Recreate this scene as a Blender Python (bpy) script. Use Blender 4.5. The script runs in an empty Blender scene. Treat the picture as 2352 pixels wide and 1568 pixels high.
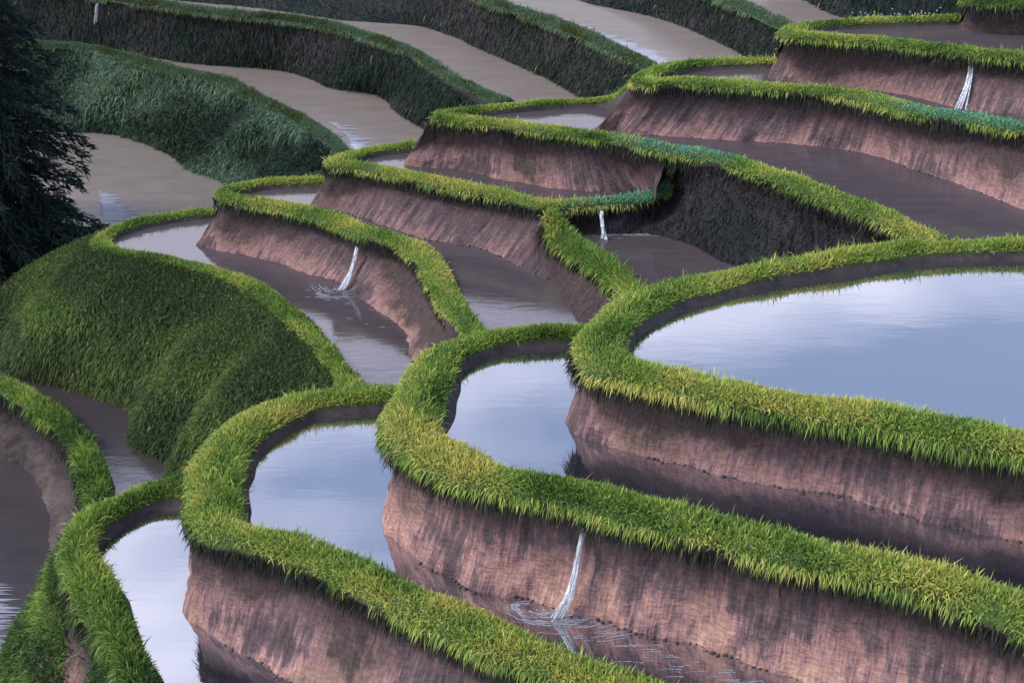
import bpy, math, random
import numpy as np
from mathutils import Vector, geometry

rng = np.random.default_rng(7)
random.seed(7)
scene = bpy.context.scene
COL = scene.collection

# ------------------------------------------------------------------ camera
Z0 = 18.0                      # camera height over the valley datum
PITCH = math.radians(25.0)     # looking down
FPX = 2352 * 50.0 / 36.0
cam = bpy.data.cameras.new('camera')
cam.lens = 50.0; cam.sensor_width = 36.0; cam.clip_end = 3000.0
cam_ob = bpy.data.objects.new('camera', cam)
COL.objects.link(cam_ob)
cam_ob.location = (0, 0, Z0)
cam_ob.rotation_euler = (math.pi / 2 - PITCH, 0, 0)
scene.camera = cam_ob

def at(x, y, z):
    """survey point (x, y) on the level z (metres below the eye) -> world point"""
    dx = x - 1176.0; dy = 784.0 - y
    d = np.array([dx, FPX * math.cos(PITCH) + dy * math.sin(PITCH), -FPX * math.sin(PITCH) + dy * math.cos(PITCH)])
    k = z / d[2]
    p = d * k
    return np.array([p[0], p[1], p[2] + Z0])

# ------------------------------------------------------------------ levels
LV = dict(T1=-12.2, T2=-10.9, T3=-9.4, T4=-8.4, L1=-14.8, L2=-16.5,
          U1=-12.1, U2=-11.0, M=-10.6, U3=-10.1, U4=-9.0, U5=-7.95, U6=-7.0, U7=-6.4,
          V1=-14.0, V2=-11.6, V3=-9.9, V4=-8.45, V5=-7.5)

# ------------------------------------------------------------------ helpers
def smooth(p):
    p = np.clip(p, 0, 1); return p * p * (3 - 2 * p)

_g = rng.random((256, 256))
def vnoise(x, y):
    x = np.asarray(x, float); y = np.asarray(y, float)
    xi = np.floor(x).astype(int); yi = np.floor(y).astype(int)
    fx = smooth(x - xi); fy = smooth(y - yi)
    a = _g[xi % 256, yi % 256]; b = _g[(xi + 1) % 256, yi % 256]
    c = _g[xi % 256, (yi + 1) % 256]; d = _g[(xi + 1) % 256, (yi + 1) % 256]
    return (a * (1 - fx) + b * fx) * (1 - fy) + (c * (1 - fx) + d * fx) * fy - 0.5
def fbm(x, y, o=4):
    s = 0; a = 1.0
    for i in range(o):
        s = s + a * vnoise(np.asarray(x) * 2 ** i + 17.3 * i, np.asarray(y) * 2 ** i + 5.1 * i); a *= 0.5
    return s

def catmull(P, n_per=14):
    P = np.asarray(P, float)
    Q = np.vstack([2 * P[0] - P[1], P, 2 * P[-1] - P[-2]])
    out = []
    for i in range(1, len(Q) - 2):
        p0, p1, p2, p3 = Q[i - 1], Q[i], Q[i + 1], Q[i + 2]
        for t in np.linspace(0, 1, n_per, endpoint=False):
            out.append(0.5 * ((2 * p1) + (-p0 + p2) * t + (2 * p0 - 5 * p1 + 4 * p2 - p3) * t * t + (-p0 + 3 * p1 - 3 * p2 + p3) * t ** 3))
    out.append(Q[-2])
    return np.array(out)
def resample(P, n=None, step=None):
    d = np.r_[0, np.cumsum(np.linalg.norm(np.diff(P, axis=0), axis=1))]
    if n is None: n = max(6, int(d[-1] / step) + 1)
    s = np.linspace(0, d[-1], n)
    return np.stack([np.interp(s, d, P[:, k]) for k in range(P.shape[1])], 1), s

def beyond(px): return px[0] > 2440 or px[0] < -50 or px[1] > 1590
def carry_on(P, pts, k=7.0):
    """where an edge leaves the surveyed area it simply carries on for some metres"""
    P = [np.array(p) for p in P]
    if beyond(pts[-1]):
        d = P[-1] - P[-3]; d[2] = 0; d /= np.linalg.norm(d); P += [P[-1] + d * k * 0.5, P[-1] + d * k]
    if beyond(pts[0]):
        d = P[0] - P[2]; d[2] = 0; d /= np.linalg.norm(d); P = [P[0] + d * k, P[0] + d * k * 0.5] + P
    return P

def new_mesh(name, V, F, mat=None, parent=None, smooth_shade=True, uv=None, col=None, mats=None):
    me = bpy.data.meshes.new(name)
    V = np.asarray(V, np.float32)
    if isinstance(F, np.ndarray):
        nf, k = F.shape
        me.vertices.add(len(V)); me.vertices.foreach_set('co', V.ravel())
        me.loops.add(nf * k); me.loops.foreach_set('vertex_index', F.ravel().astype(np.int32))
        me.polygons.add(nf)
        me.polygons.foreach_set('loop_start', (np.arange(nf) * k).astype(np.int32))
        me.polygons.foreach_set('loop_total', np.full(nf, k, np.int32))
        me.update(calc_edges=True)
    else:
        me.from_pydata([tuple(map(float, v)) for v in V], [], F)
    me.polygons.foreach_set('use_smooth', np.full(len(me.polygons), smooth_shade, bool))
    if uv is not None:
        l = me.uv_layers.new(name='UVMap')
        idx = np.empty(len(me.loops), np.int32); me.loops.foreach_get('vertex_index', idx)
        l.data.foreach_set('uv', np.asarray(uv, np.float32)[idx].ravel())
    if col is not None:
        a = me.color_attributes.new('tint', 'FLOAT_COLOR', 'POINT')
        c = np.ones((len(V), 4), np.float32); c[:, :3] = col
        a.data.foreach_set('color', c.ravel())
    if mat: me.materials.append(mat)
    ob = bpy.data.objects.new(name, me)
    COL.objects.link(ob)
    if parent: ob.parent = parent
    return ob

def tag(o, label=None, cat=None, group=None, kind=None):
    if label: o['label'] = label
    if cat: o['category'] = cat
    if group: o['group'] = group
    if kind: o['kind'] = kind
    return o

# ------------------------------------------------------------------ materials
def mat_new(name):
    m = bpy.data.materials.new(name); m.use_nodes = True
    nt = m.node_tree; nt.nodes.clear()
    out = nt.nodes.new('ShaderNodeOutputMaterial')
    return m, nt, out
def N(nt, t, **kw):
    n = nt.nodes.new(t)
    for k, v in kw.items():
        if k in n.inputs: n.inputs[k].default_value = v
        else: setattr(n, k, v)
    return n
def ramp(nt, fac, stops):
    r = nt.nodes.new('ShaderNodeValToRGB')
    e = r.color_ramp.elements
    while len(e) < len(stops): e.new(0.5)
    for el, (p, c) in zip(e, stops):
        el.position = p; el.color = (*c, 1) if len(c) == 3 else c
    nt.links.new(fac, r.inputs['Fac'])
    return r

def make_grass_mat():
    m, nt, out = mat_new('grass_blade')
    a = N(nt, 'ShaderNodeAttribute', attribute_name='tint')
    b = N(nt, 'ShaderNodeBsdfPrincipled', Roughness=0.6)
    b.inputs['Specular IOR Level'].default_value = 0.25
    nt.links.new(a.outputs['Color'], b.inputs['Base Color'])
    t = N(nt, 'ShaderNodeBsdfTranslucent')
    nt.links.new(a.outputs['Color'], t.inputs['Color'])
    mx = N(nt, 'ShaderNodeMixShader'); mx.inputs[0].default_value = 0.3
    nt.links.new(b.outputs[0], mx.inputs[1]); nt.links.new(t.outputs[0], mx.inputs[2])
    nt.links.new(mx.outputs[0], out.inputs['Surface'])
    return m
GRASS = make_grass_mat()

def make_soil(name, cols, streak=1.0, seed=0.0, weave=0.42, top_shade=0.9):
    """earth wall: vertical runs and patches, laid out along the wall (UV in metres)"""
    m, nt, out = mat_new(name)
    tc = N(nt, 'ShaderNodeTexCoord')
    def mp(sx, sy, off):
        mpn = N(nt, 'ShaderNodeMapping'); mpn.inputs['Scale'].default_value = (sx, sy, 1)
        mpn.inputs['Location'].default_value = (off + seed, off * 0.7, seed)
        nt.links.new(tc.outputs['UV'], mpn.inputs['Vector']); return mpn
    n1 = N(nt, 'ShaderNodeTexNoise', Scale=1.0, Detail=6.0, Roughness=0.62); nt.links.new(mp(0.55, 0.75, 3).outputs[0], n1.inputs['Vector'])
    n2 = N(nt, 'ShaderNodeTexNoise', Scale=1.0, Detail=5.0, Roughness=0.7); nt.links.new(mp(10.0, 1.5, 9).outputs[0], n2.inputs['Vector'])
    n3 = N(nt, 'ShaderNodeTexNoise', Scale=1.0, Detail=3.0, Roughness=0.6); nt.links.new(mp(26.0, 5.0, 1).outputs[0], n3.inputs['Vector'])
    n4 = N(nt, 'ShaderNodeTexNoise', Scale=1.0, Detail=2.0, Roughness=0.6); nt.links.new(mp(9.0, 30.0, 5).outputs[0], n4.inputs['Vector'])
    add = N(nt, 'ShaderNodeMath', operation='MULTIPLY_ADD'); nt.links.new(n2.outputs[0], add.inputs[0]); add.inputs[1].default_value = 0.6 * streak
    nt.links.new(n1.outputs[0], add.inputs[2])
    sub = N(nt, 'ShaderNodeMath', operation='SUBTRACT'); nt.links.new(add.outputs[0], sub.inputs[0]); sub.inputs[1].default_value = 0.3 * streak
    r0 = ramp(nt, sub.outputs[0], cols)
    # shade of the overhanging turf painted into the colour; lower limit wanders in tongues
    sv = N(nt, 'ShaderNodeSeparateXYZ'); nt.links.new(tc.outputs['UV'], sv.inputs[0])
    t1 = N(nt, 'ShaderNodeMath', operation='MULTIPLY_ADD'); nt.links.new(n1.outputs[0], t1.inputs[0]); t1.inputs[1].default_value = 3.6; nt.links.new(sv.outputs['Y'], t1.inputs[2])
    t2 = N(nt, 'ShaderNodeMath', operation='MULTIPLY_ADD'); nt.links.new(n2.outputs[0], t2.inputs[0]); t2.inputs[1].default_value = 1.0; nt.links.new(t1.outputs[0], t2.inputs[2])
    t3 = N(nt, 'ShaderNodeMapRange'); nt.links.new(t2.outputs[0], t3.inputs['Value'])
    t3.inputs['From Min'].default_value = 1.25; t3.inputs['From Max'].default_value = 1.85; t3.inputs['To Max'].default_value = top_shade
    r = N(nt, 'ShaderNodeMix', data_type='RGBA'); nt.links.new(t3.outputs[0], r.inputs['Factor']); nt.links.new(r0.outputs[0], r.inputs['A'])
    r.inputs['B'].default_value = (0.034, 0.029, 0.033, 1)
    # fine grain: small crumbs and horizontal fibres
    sp = N(nt, 'ShaderNodeMath', operation='MULTIPLY'); nt.links.new(n3.outputs[0], sp.inputs[0]); nt.links.new(n4.outputs[0], sp.inputs[1])
    gr = N(nt, 'ShaderNodeMapRange'); gr.inputs['From Min'].default_value = 0.12; gr.inputs['From Max'].default_value = 0.4
    gr.inputs['To Min'].default_value = 1 - weave; gr.inputs['To Max'].default_value = 1 + weave * 0.6
    nt.links.new(sp.outputs[0], gr.inputs['Value'])
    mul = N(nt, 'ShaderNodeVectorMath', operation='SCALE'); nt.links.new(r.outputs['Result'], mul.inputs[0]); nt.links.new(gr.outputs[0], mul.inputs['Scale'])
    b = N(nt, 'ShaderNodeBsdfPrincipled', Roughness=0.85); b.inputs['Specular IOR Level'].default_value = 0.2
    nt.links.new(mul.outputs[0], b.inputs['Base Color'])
    bp = N(nt, 'ShaderNodeBump', Strength=0.9, Distance=0.06)
    nt.links.new(sp.outputs[0], bp.inputs['Height']); nt.links.new(bp.outputs[0], b.inputs['Normal'])
    nt.links.new(b.outputs[0], out.inputs['Surface'])
    return m
PINK = [(0.28, (0.055, 0.043, 0.048)), (0.42, (0.135, 0.092, 0.098)), (0.50, (0.33, 0.19, 0.185)), (0.60, (0.45, 0.27, 0.21)), (0.76, (0.49, 0.37, 0.36))]
DARK = [(0.25, (0.010, 0.016, 0.018)), (0.5, (0.020, 0.028, 0.031)), (0.70, (0.045, 0.045, 0.048)), (0.88, (0.09, 0.075, 0.082))]
BROWN = [(0.25, (0.03, 0.026, 0.028)), (0.5, (0.085, 0.068, 0.066)), (0.7, (0.15, 0.115, 0.105)), (0.85, (0.21, 0.16, 0.15))]
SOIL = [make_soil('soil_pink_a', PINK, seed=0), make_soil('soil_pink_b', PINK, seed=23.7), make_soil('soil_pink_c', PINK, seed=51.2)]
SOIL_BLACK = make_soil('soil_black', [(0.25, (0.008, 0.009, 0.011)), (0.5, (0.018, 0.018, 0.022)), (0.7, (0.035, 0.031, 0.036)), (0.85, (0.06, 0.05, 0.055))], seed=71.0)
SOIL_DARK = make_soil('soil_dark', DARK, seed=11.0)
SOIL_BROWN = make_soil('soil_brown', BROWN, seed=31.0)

def make_plain_earth(name, a, b_, scale=3.0):
    m, nt, out = mat_new(name)
    tc = N(nt, 'ShaderNodeTexCoord')
    n = N(nt, 'ShaderNodeTexNoise', Scale=scale, Detail=6.0, Roughness=0.65)
    nt.links.new(tc.outputs['Object'], n.inputs['Vector'])
    r = ramp(nt, n.outputs[0], [(0.3, a), (0.7, b_)])
    b = N(nt, 'ShaderNodeBsdfPrincipled', Roughness=0.8); b.inputs['Specular IOR Level'].default_value = 0.25
    nt.links.new(r.outputs[0], b.inputs['Base Color'])
    bp = N(nt, 'ShaderNodeBump', Strength=0.5, Distance=0.05)
    nt.links.new(n.outputs[0], bp.inputs['Height']); nt.links.new(bp.outputs[0], b.inputs['Normal'])
    nt.links.new(b.outputs[0], out.inputs['Surface'])
    return m
RIDGE = make_plain_earth('bund_earth', (0.035, 0.03, 0.03), (0.10, 0.08, 0.075), 5.0)
SOD = make_plain_earth('sod', (0.03, 0.055, 0.016), (0.07, 0.12, 0.03), 9.0)
SOD_FAR = make_plain_earth('sod_far', (0.045, 0.075, 0.042), (0.085, 0.13, 0.07), 9.0)
TURF = make_plain_earth('turf_earth', (0.018, 0.03, 0.018), (0.04, 0.06, 0.028), 2.0)

def make_water(name, mud, gloss, fac, rough=0.03, ripple=0.02, rs=1.5):
    m, nt, out = mat_new(name)
    tc = N(nt, 'ShaderNodeTexCoord')
    mp = N(nt, 'ShaderNodeMapping'); mp.inputs['Scale'].default_value = (rs, rs * 3.0, 1)
    nt.links.new(tc.outputs['Object'], mp.inputs['Vector'])
    n = N(nt, 'ShaderNodeTexNoise', Scale=1.0, Detail=4.0, Roughness=0.6)
    nt.links.new(mp.outputs[0], n.inputs['Vector'])
    bp = N(nt, 'ShaderNodeBump', Strength=1.0, Distance=ripple)
    nt.links.new(n.outputs[0], bp.inputs['Height'])
    r = ramp(nt, n.outputs[0], [(0.3, tuple(c * 0.88 for c in mud)), (0.7, tuple(c * 1.12 for c in mud))])
    d = N(nt, 'ShaderNodeBsdfDiffuse'); nt.links.new(r.outputs[0], d.inputs['Color'])
    g = N(nt, 'ShaderNodeBsdfGlossy'); g.inputs['Color'].default_value = (*gloss, 1); g.inputs['Roughness'].default_value = rough
    nt.links.new(bp.outputs[0], g.inputs['Normal'])
    mx = N(nt, 'ShaderNodeMixShader'); mx.inputs[0].default_value = fac
    nt.links.new(d.outputs[0], mx.inputs[1]); nt.links.new(g.outputs[0], mx.inputs[2])
    nt.links.new(mx.outputs[0], out.inputs['Surface'])
    return m
WATER = make_water('pond_water', (0.045, 0.042, 0.055), (0.97, 0.96, 1.0), 0.56, 0.02, 0.0007)
MURKY = make_water('murky_water', (0.088, 0.072, 0.08), (0.9, 0.9, 1.0), 0.18, 0.08, 0.004)
SKY_PALE = make_water('sky_pale_water', (0.50, 0.53, 0.62), (0.95, 0.95, 1.0), 0.3, 0.1, 0.002)  # pale diffuse colour stands in for reflected sky
SILT = make_water('silt_mud', (0.235, 0.20, 0.178), (0.9, 0.9, 1.0), 0.16, 0.25, 0.01, 0.8)
MUD = make_water('dark_mud', (0.062, 0.051, 0.058), (0.9, 0.9, 1.0), 0.22, 0.22, 0.01, 1.2)

def make_white():
    m, nt, out = mat_new('falling_water')
    tc = N(nt, 'ShaderNodeTexCoord')
    mp = N(nt, 'ShaderNodeMapping'); mp.inputs['Scale'].default_value = (30, 30, 3)
    nt.links.new(tc.outputs['Object'], mp.inputs['Vector'])
    n = N(nt, 'ShaderNodeTexNoise', Scale=1.0, Detail=3.0); nt.links.new(mp.outputs[0], n.inputs['Vector'])
    r = ramp(nt, n.outputs[0], [(0.3, (0.5, 0.55, 0.66)), (0.65, (0.9, 0.92, 0.97))])
    b = N(nt, 'ShaderNodeBsdfPrincipled', Roughness=0.25)
    nt.links.new(r.outputs[0], b.inputs['Base Color'])
    tr = N(nt, 'ShaderNodeBsdfTransparent'); mx = N(nt, 'ShaderNodeMixShader')
    al = N(nt, 'ShaderNodeMapRange'); nt.links.new(n.outputs[0], al.inputs['Value'])
    al.inputs['From Min'].default_value = 0.3; al.inputs['From Max'].default_value = 0.6; al.inputs['To Min'].default_value = 0.25; al.inputs['To Max'].default_value = 0.9
    nt.links.new(al.outputs[0], mx.inputs[0]); nt.links.new(tr.outputs[0], mx.inputs[1]); nt.links.new(b.outputs[0], mx.inputs[2])
    nt.links.new(mx.outputs[0], out.inputs['Surface'])
    return m
WHITE = make_white()
def make_foam():
    m, nt, out = mat_new('foam')
    b = N(nt, 'ShaderNodeBsdfPrincipled', Roughness=0.5); b.inputs['Base Color'].default_value = (0.5, 0.54, 0.64, 1)
    tr = N(nt, 'ShaderNodeBsdfTransparent'); mx = N(nt, 'ShaderNodeMixShader'); mx.inputs[0].default_value = 0.62
    nt.links.new(tr.outputs[0], mx.inputs[1]); nt.links.new(b.outputs[0], mx.inputs[2])
    nt.links.new(mx.outputs[0], out.inputs['Surface']); return m
FOAM = make_foam()

# ------------------------------------------------------------------ grass
PAL = {
    'dark':   np.array((0.035, 0.085, 0.022)), 'green': np.array((0.165, 0.285, 0.055)),
    'lime':   np.array((0.34, 0.46, 0.10)),  'yellow': np.array((0.54, 0.52, 0.14)),
    'teal':   np.array((0.13, 0.36, 0.26)),   'far': np.array((0.12, 0.20, 0.115)), 'fern': np.array((0.072, 0.135, 0.09)), 'sage': np.array((0.18, 0.30, 0.20)), 'umber': np.array((0.030, 0.027, 0.033)), 'fresh': np.array((0.11, 0.165, 0.045)), 'shade': np.array((0.045, 0.078, 0.028)), 'dusk': np.array((0.026, 0.045, 0.038)), 'mauve': np.array((0.075, 0.068, 0.072)), 'moss': np.array((0.072, 0.112, 0.034)),
    'olive':  np.array((0.07, 0.10, 0.03)),   'deep': np.array((0.016, 0.036, 0.022)),
}
def blades(R, D, L, W, C, droop, tipc=1.2):
    """R root points, D unit directions, L lengths, W widths, C colours -> vertices, quads(as 4 with tri tip doubled), colours"""
    n = len(R)
    up = np.array([0, 0, 1.0])
    side = np.cross(D, rng.normal(size=(n, 3))); side /= np.linalg.norm(side, axis=1)[:, None] + 1e-9
    def pt(t): return R + D * (L * t)[:, None] - up * (L * droop * t * t)[:, None]
    p0 = pt(0.0); p1 = pt(0.55); p2 = pt(1.0)
    w0 = side * (W * 0.5)[:, None]; w1 = side * (W * 0.42)[:, None]
    V = np.stack([p0 - w0, p0 + w0, p1 + w1, p1 - w1, p2], 1).reshape(-1, 3)
    b = np.arange(n) * 5
    F = np.empty((n * 3, 3), np.int32)
    F[0::3] = np.stack([b, b + 1, b + 2], 1); F[1::3] = np.stack([b, b + 2, b + 3], 1); F[2::3] = np.stack([b + 3, b + 2, b + 4], 1)
    Cv = np.repeat(C, 5, 0).reshape(n, 5, 3).copy()
    Cv[:, 4] *= tipc; 
    return V, F, Cv.reshape(-1, 3)

def tints(s, q, mix, seed):
    """clumped blade colours; s along, q across (metres); mix: weights for dark green lime yellow teal"""
    n = len(s)
    sc = mix.get('scale', 1.0)
    k = fbm(s * 0.9 * sc + seed, q * 1.8 * sc + seed * 0.37, 4) * 1.1 * mix.get('amp', 1.0) + rng.normal(0, 0.22, n)
    base = mix.get('base', 'green'); lo = mix.get('lo', 'dark'); hi = mix.get('hi', 'lime'); top = mix.get('top', 'yellow')
    b = mix.get('bias', 0.0)
    k = k + b
    C = np.empty((n, 3))
    a = smooth((k + 0.55) / 0.5)[:, None]; C[:] = PAL[lo] * (1 - a) + PAL[base] * a
    a = smooth((k - 0.0) / 0.35)[:, None]; C = C * (1 - a) + PAL[hi] * a
    a = smooth((k - 0.42) / 0.4)[:, None]; C = C * (1 - a) + PAL[top] * a
    te = mix.get('teal', 0.0)
    if te:
        z = smooth((fbm(s * 0.35 + seed * 1.7, q * 0 + 3.3, 2) + te - 0.55) / 0.2) * (rng.random(n) < 0.65)
        C = C * (1 - z[:, None]) + PAL['teal'] * z[:, None]
    dead = rng.random(n) < 0.035 * mix.get('dead', 1.0)
    C[dead] = np.array((0.34, 0.27, 0.13))
    return C * rng.uniform(0.72, 1.28, (n, 1))

def bund(name, pts, z, label, w=0.27, hb=0.30, dens=1500, blade=0.2, bw=0.016, mix={}, group='grassy bunds edging the paddies', zc=None, seed=0.0, fringe=True, dark_fringe=True, deepf=0.16, nose=0.0, skirt=2.2, tealzone=None, flowers=None):
    P = []
    for p in pts:
        zz = p[2] if len(p) > 2 else z
        P.append(at(p[0], p[1], zz + hb))
    P = catmull(carry_on(P, pts), 12)
    P, s = resample(P, step=0.13)
    n = len(P)
    for k in range(2):           # ease the polyline
        P[1:-1] = 0.25 * P[:-2] + 0.5 * P[1:-1] + 0.25 * P[2:]
    T = np.gradient(P, axis=0); T[:, 2] = 0; T /= np.linalg.norm(T, axis=1)[:, None]
    O = np.stack([T[:, 1], -T[:, 0], np.zeros(n)], 1)
    base = P.copy(); base[:, 2] -= hb
    wv = w * (1 + 0.42 * fbm(s * 0.7 + seed, s * 0 + 1.0, 3))
    hv = hb * (1 + 0.22 * fbm(s * 0.8 + seed, s * 0 + 7.0, 3))
    rear = smooth((O[:, 1] - 0.35) / 0.4)
    wv = wv * (1 + nose * smooth((-O[:, 0] - 0.35) / 0.5))
    deep = (deepf if dark_fringe else 0.03) + skirt * rear
    prof = [(-1.45, None, -0.12), (-1.2, None, 0.02), (-0.95, 0.45, 0), (-0.62, 0.85, 0), (-0.2, 1.0, 0), (0.25, 0.98, 0), (0.65, 0.8, 0), (0.95, 0.45, 0), (1.03, None, 0.02)]
    rows = []
    for (o, fh, ah) in prof:
        h = hv * fh if fh is not None else np.full(n, ah)
        nz = 0.03 * fbm(s * 2.5 + seed + o, s * 0 + o * 3, 3)
        rows.append(base + O * (wv * o + nz)[:, None] + np.stack([0 * s, 0 * s, h + nz], 1))
    rows.append(base + O * (wv * 0.86)[:, None] + np.stack([0 * s, 0 * s, -deep], 1))
    rows[0][:, 2] = np.minimum(rows[0][:, 2], Z0 + z - 0.12)
    m = len(rows)
    V = np.stack(rows, 1).reshape(-1, 3)
    F = []
    for i in range(n - 1):
        for j in range(m - 1):
            a = i * m + j; F.append((a, a + 1, a + m + 1, a + m))
    uv = np.stack([np.repeat(s, m), np.tile(np.linspace(0, 1, m), n)], 1)
    ob = new_mesh(name, V, np.array(F, np.int32), RIDGE, uv=uv)
    tag(ob, label, 'grass bund', group)
    ob.data.materials.append(SOD if group != 'far muted bunds' else SOD_FAR)
    jj = np.tile(np.arange(m - 1), n - 1)
    ob.data.polygons.foreach_set('material_index', (jj >= 2).astype(np.int32) * ((jj <= 7) | (not dark_fringe)).astype(np.int32))
    # grass over the top and the outer side
    length = s[-1]
    nb = int(length * dens)
    si = rng.uniform(0, n - 1.001, nb); i0 = si.astype(int); f = (si - i0)[:, None]
    B = base[i0] * (1 - f) + base[i0 + 1] * f
    Ov = O[i0] * (1 - f) + O[i0 + 1] * f
    Tv = T[i0] * (1 - f) + T[i0 + 1] * f
    wl = np.interp(si, np.arange(n), wv); hl = np.interp(si, np.arange(n), hv)
    q = rng.uniform(-0.92, 1.0, nb)
    hq = np.sqrt(np.clip(1 - np.abs(q) ** 2.4, 0, 1)) * 0.75 + 0.25
    R = B + Ov * (q * wl)[:, None]; R[:, 2] += hl * hq - 0.015
    D = Ov * (q * 0.42 - 0.05)[:, None] + np.array([0, 0, 1.0]) * (1.0 - 0.35 * np.abs(q))[:, None] + rng.normal(0, 0.28, (nb, 3)) + Tv * 0.06
    D /= np.linalg.norm(D, axis=1)[:, None]
    sm = np.interp(si, np.arange(n), s)
    ln = blade * rng.uniform(0.5, 1.25, nb) * (1 + 0.8 * fbm(sm * 1.6 + seed, q * 1.5, 3))
    tall = (rng.random(nb) < 0.10 * smooth(fbm(sm * 0.8 + seed * 3, sm * 0 + 2, 3) * 2 + 0.5))
    ln[tall] *= rng.uniform(1.4, 2.1, tall.sum())
    C = tints(sm, q * wl, mix, seed)
    drp = rng.uniform(0.08, 0.45, nb) + 0.3 * np.clip(q, 0, 1)
    if tealzone:
        tz = ((sm / length > tealzone[0]) & (sm / length < tealzone[1]) & (rng.random(nb) < 0.75 * smooth(np.minimum(sm / length - tealzone[0], tealzone[1] - sm / length) / (0.35 * (tealzone[1] - tealzone[0])))))
        C[tz] = PAL['teal'] * rng.uniform(0.7, 1.4, (tz.sum(), 1))
    Wd = bw * rng.uniform(0.7, 1.3, nb)
    sets = [(R, D, ln, Wd, C, drp)]
    if fringe:                   # blades hanging over the wall, in uneven tufts
        nf = int(length * dens * 0.15)
        si = rng.uniform(0, n - 1.001, nf); i0 = si.astype(int); f = (si - i0)[:, None]
        sm = np.interp(si, np.arange(n), s)
        keep = rng.random(nf) < smooth(fbm(sm * 1.3 + seed * 2, sm * 0 + 9, 3) * 1.4 + 0.62)
        si, i0, f, sm = si[keep], i0[keep], f[keep], sm[keep]; nf = len(si)
        B = base[i0] * (1 - f) + base[i0 + 1] * f; Ov = O[i0] * (1 - f) + O[i0 + 1] * f
        wl = np.interp(si, np.arange(n), wv); hl = np.interp(si, np.arange(n), hv)
        q = rng.uniform(0.85, 1.1, nf)
        R = B + Ov * (q * wl)[:, None]; R[:, 2] += hl * rng.uniform(0.0, 0.5, nf)
        D = Ov * 0.75 + rng.normal(0, 0.25, (nf, 3)) + np.array([0, 0, -0.1]); D /= np.linalg.norm(D, axis=1)[:, None]
        mx2 = dict(mix); mx2['bias'] = mix.get('bias', 0) - 0.05
        C = tints(sm, q * wl + 2.0, mx2, seed)
        sets.append((R, D, blade * rng.uniform(0.45, 1.2, nf), bw * rng.uniform(0.6, 1.2, nf), C, rng.uniform(0.5, 1.2, nf)))
    R, D, ln, Wd, C, drp = [np.concatenate([q_[k] for q_ in sets]) for k in range(6)]
    gV, gF, gC = blades(R, D, ln, Wd, C, drp)
    g = new_mesh('grass', gV, gF, GRASS, ob, False, col=gC); g['kind'] = 'stuff'
    if fringe and dark_fringe:         # dark strands added to deepen the shade under the turf edge
        nf = int(length * dens * 0.15)
        si = rng.uniform(0, n - 1.001, nf); i0 = si.astype(int); f = (si - i0)[:, None]
        B = base[i0] * (1 - f) + base[i0 + 1] * f; Ov = O[i0] * (1 - f) + O[i0 + 1] * f
        wl = np.interp(si, np.arange(n), wv)
        keep = np.interp(si, np.arange(n), rear) < 0.5
        B, Ov, wl = B[keep], Ov[keep], wl[keep]; nf = len(B)
        if nf:
            R = B + Ov * (wl * rng.uniform(0.9, 1.08, nf))[:, None]; R[:, 2] += rng.uniform(-0.12, 0.08, nf)
            D = Ov * 0.35 + rng.normal(0, 0.22, (nf, 3)) + np.array([0, 0, -0.9]); D /= np.linalg.norm(D, axis=1)[:, None]
            C = np.array((0.03, 0.032, 0.026)) * rng.uniform(0.5, 1.8, (nf, 1))
            rV, rF, rC = blades(R, D, blade * rng.uniform(0.7, 1.9, nf), bw * rng.uniform(0.6, 1.1, nf), C, rng.uniform(0.1, 0.5, nf))
            r = new_mesh('shade_strands', rV, rF, GRASS, ob, False, col=rC); r['kind'] = 'stuff'
    if flowers:
        a, b, k = flowers
        t = rng.uniform(a, b, k) * (n - 1); i0 = t.astype(int)
        FV = []; FF = []
        for j, i in enumerate(i0):
            c = P[i] + O[i] * rng.uniform(-0.2, 0.25) + np.array([0, 0, blade * 0.8]) + rng.normal(0, 0.04, 3)
            r_ = 0.02
            o6 = [(r_, 0, 0), (-r_, 0, 0), (0, r_, 0), (0, -r_, 0), (0, 0, r_), (0, 0, -r_)]
            v0 = len(FV); FV += [c + np.array(o) for o in o6]
            FF += [(v0 + x, v0 + y, v0 + z_) for x, y, z_ in ((0, 2, 4), (2, 1, 4), (1, 3, 4), (3, 0, 4), (2, 0, 5), (1, 2, 5), (3, 1, 5), (0, 3, 5))]
        fl = new_mesh('flowers', FV, FF, FOAM, ob, True); fl['kind'] = 'stuff'
    return ob, P, (P, O, wv, hb)

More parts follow.
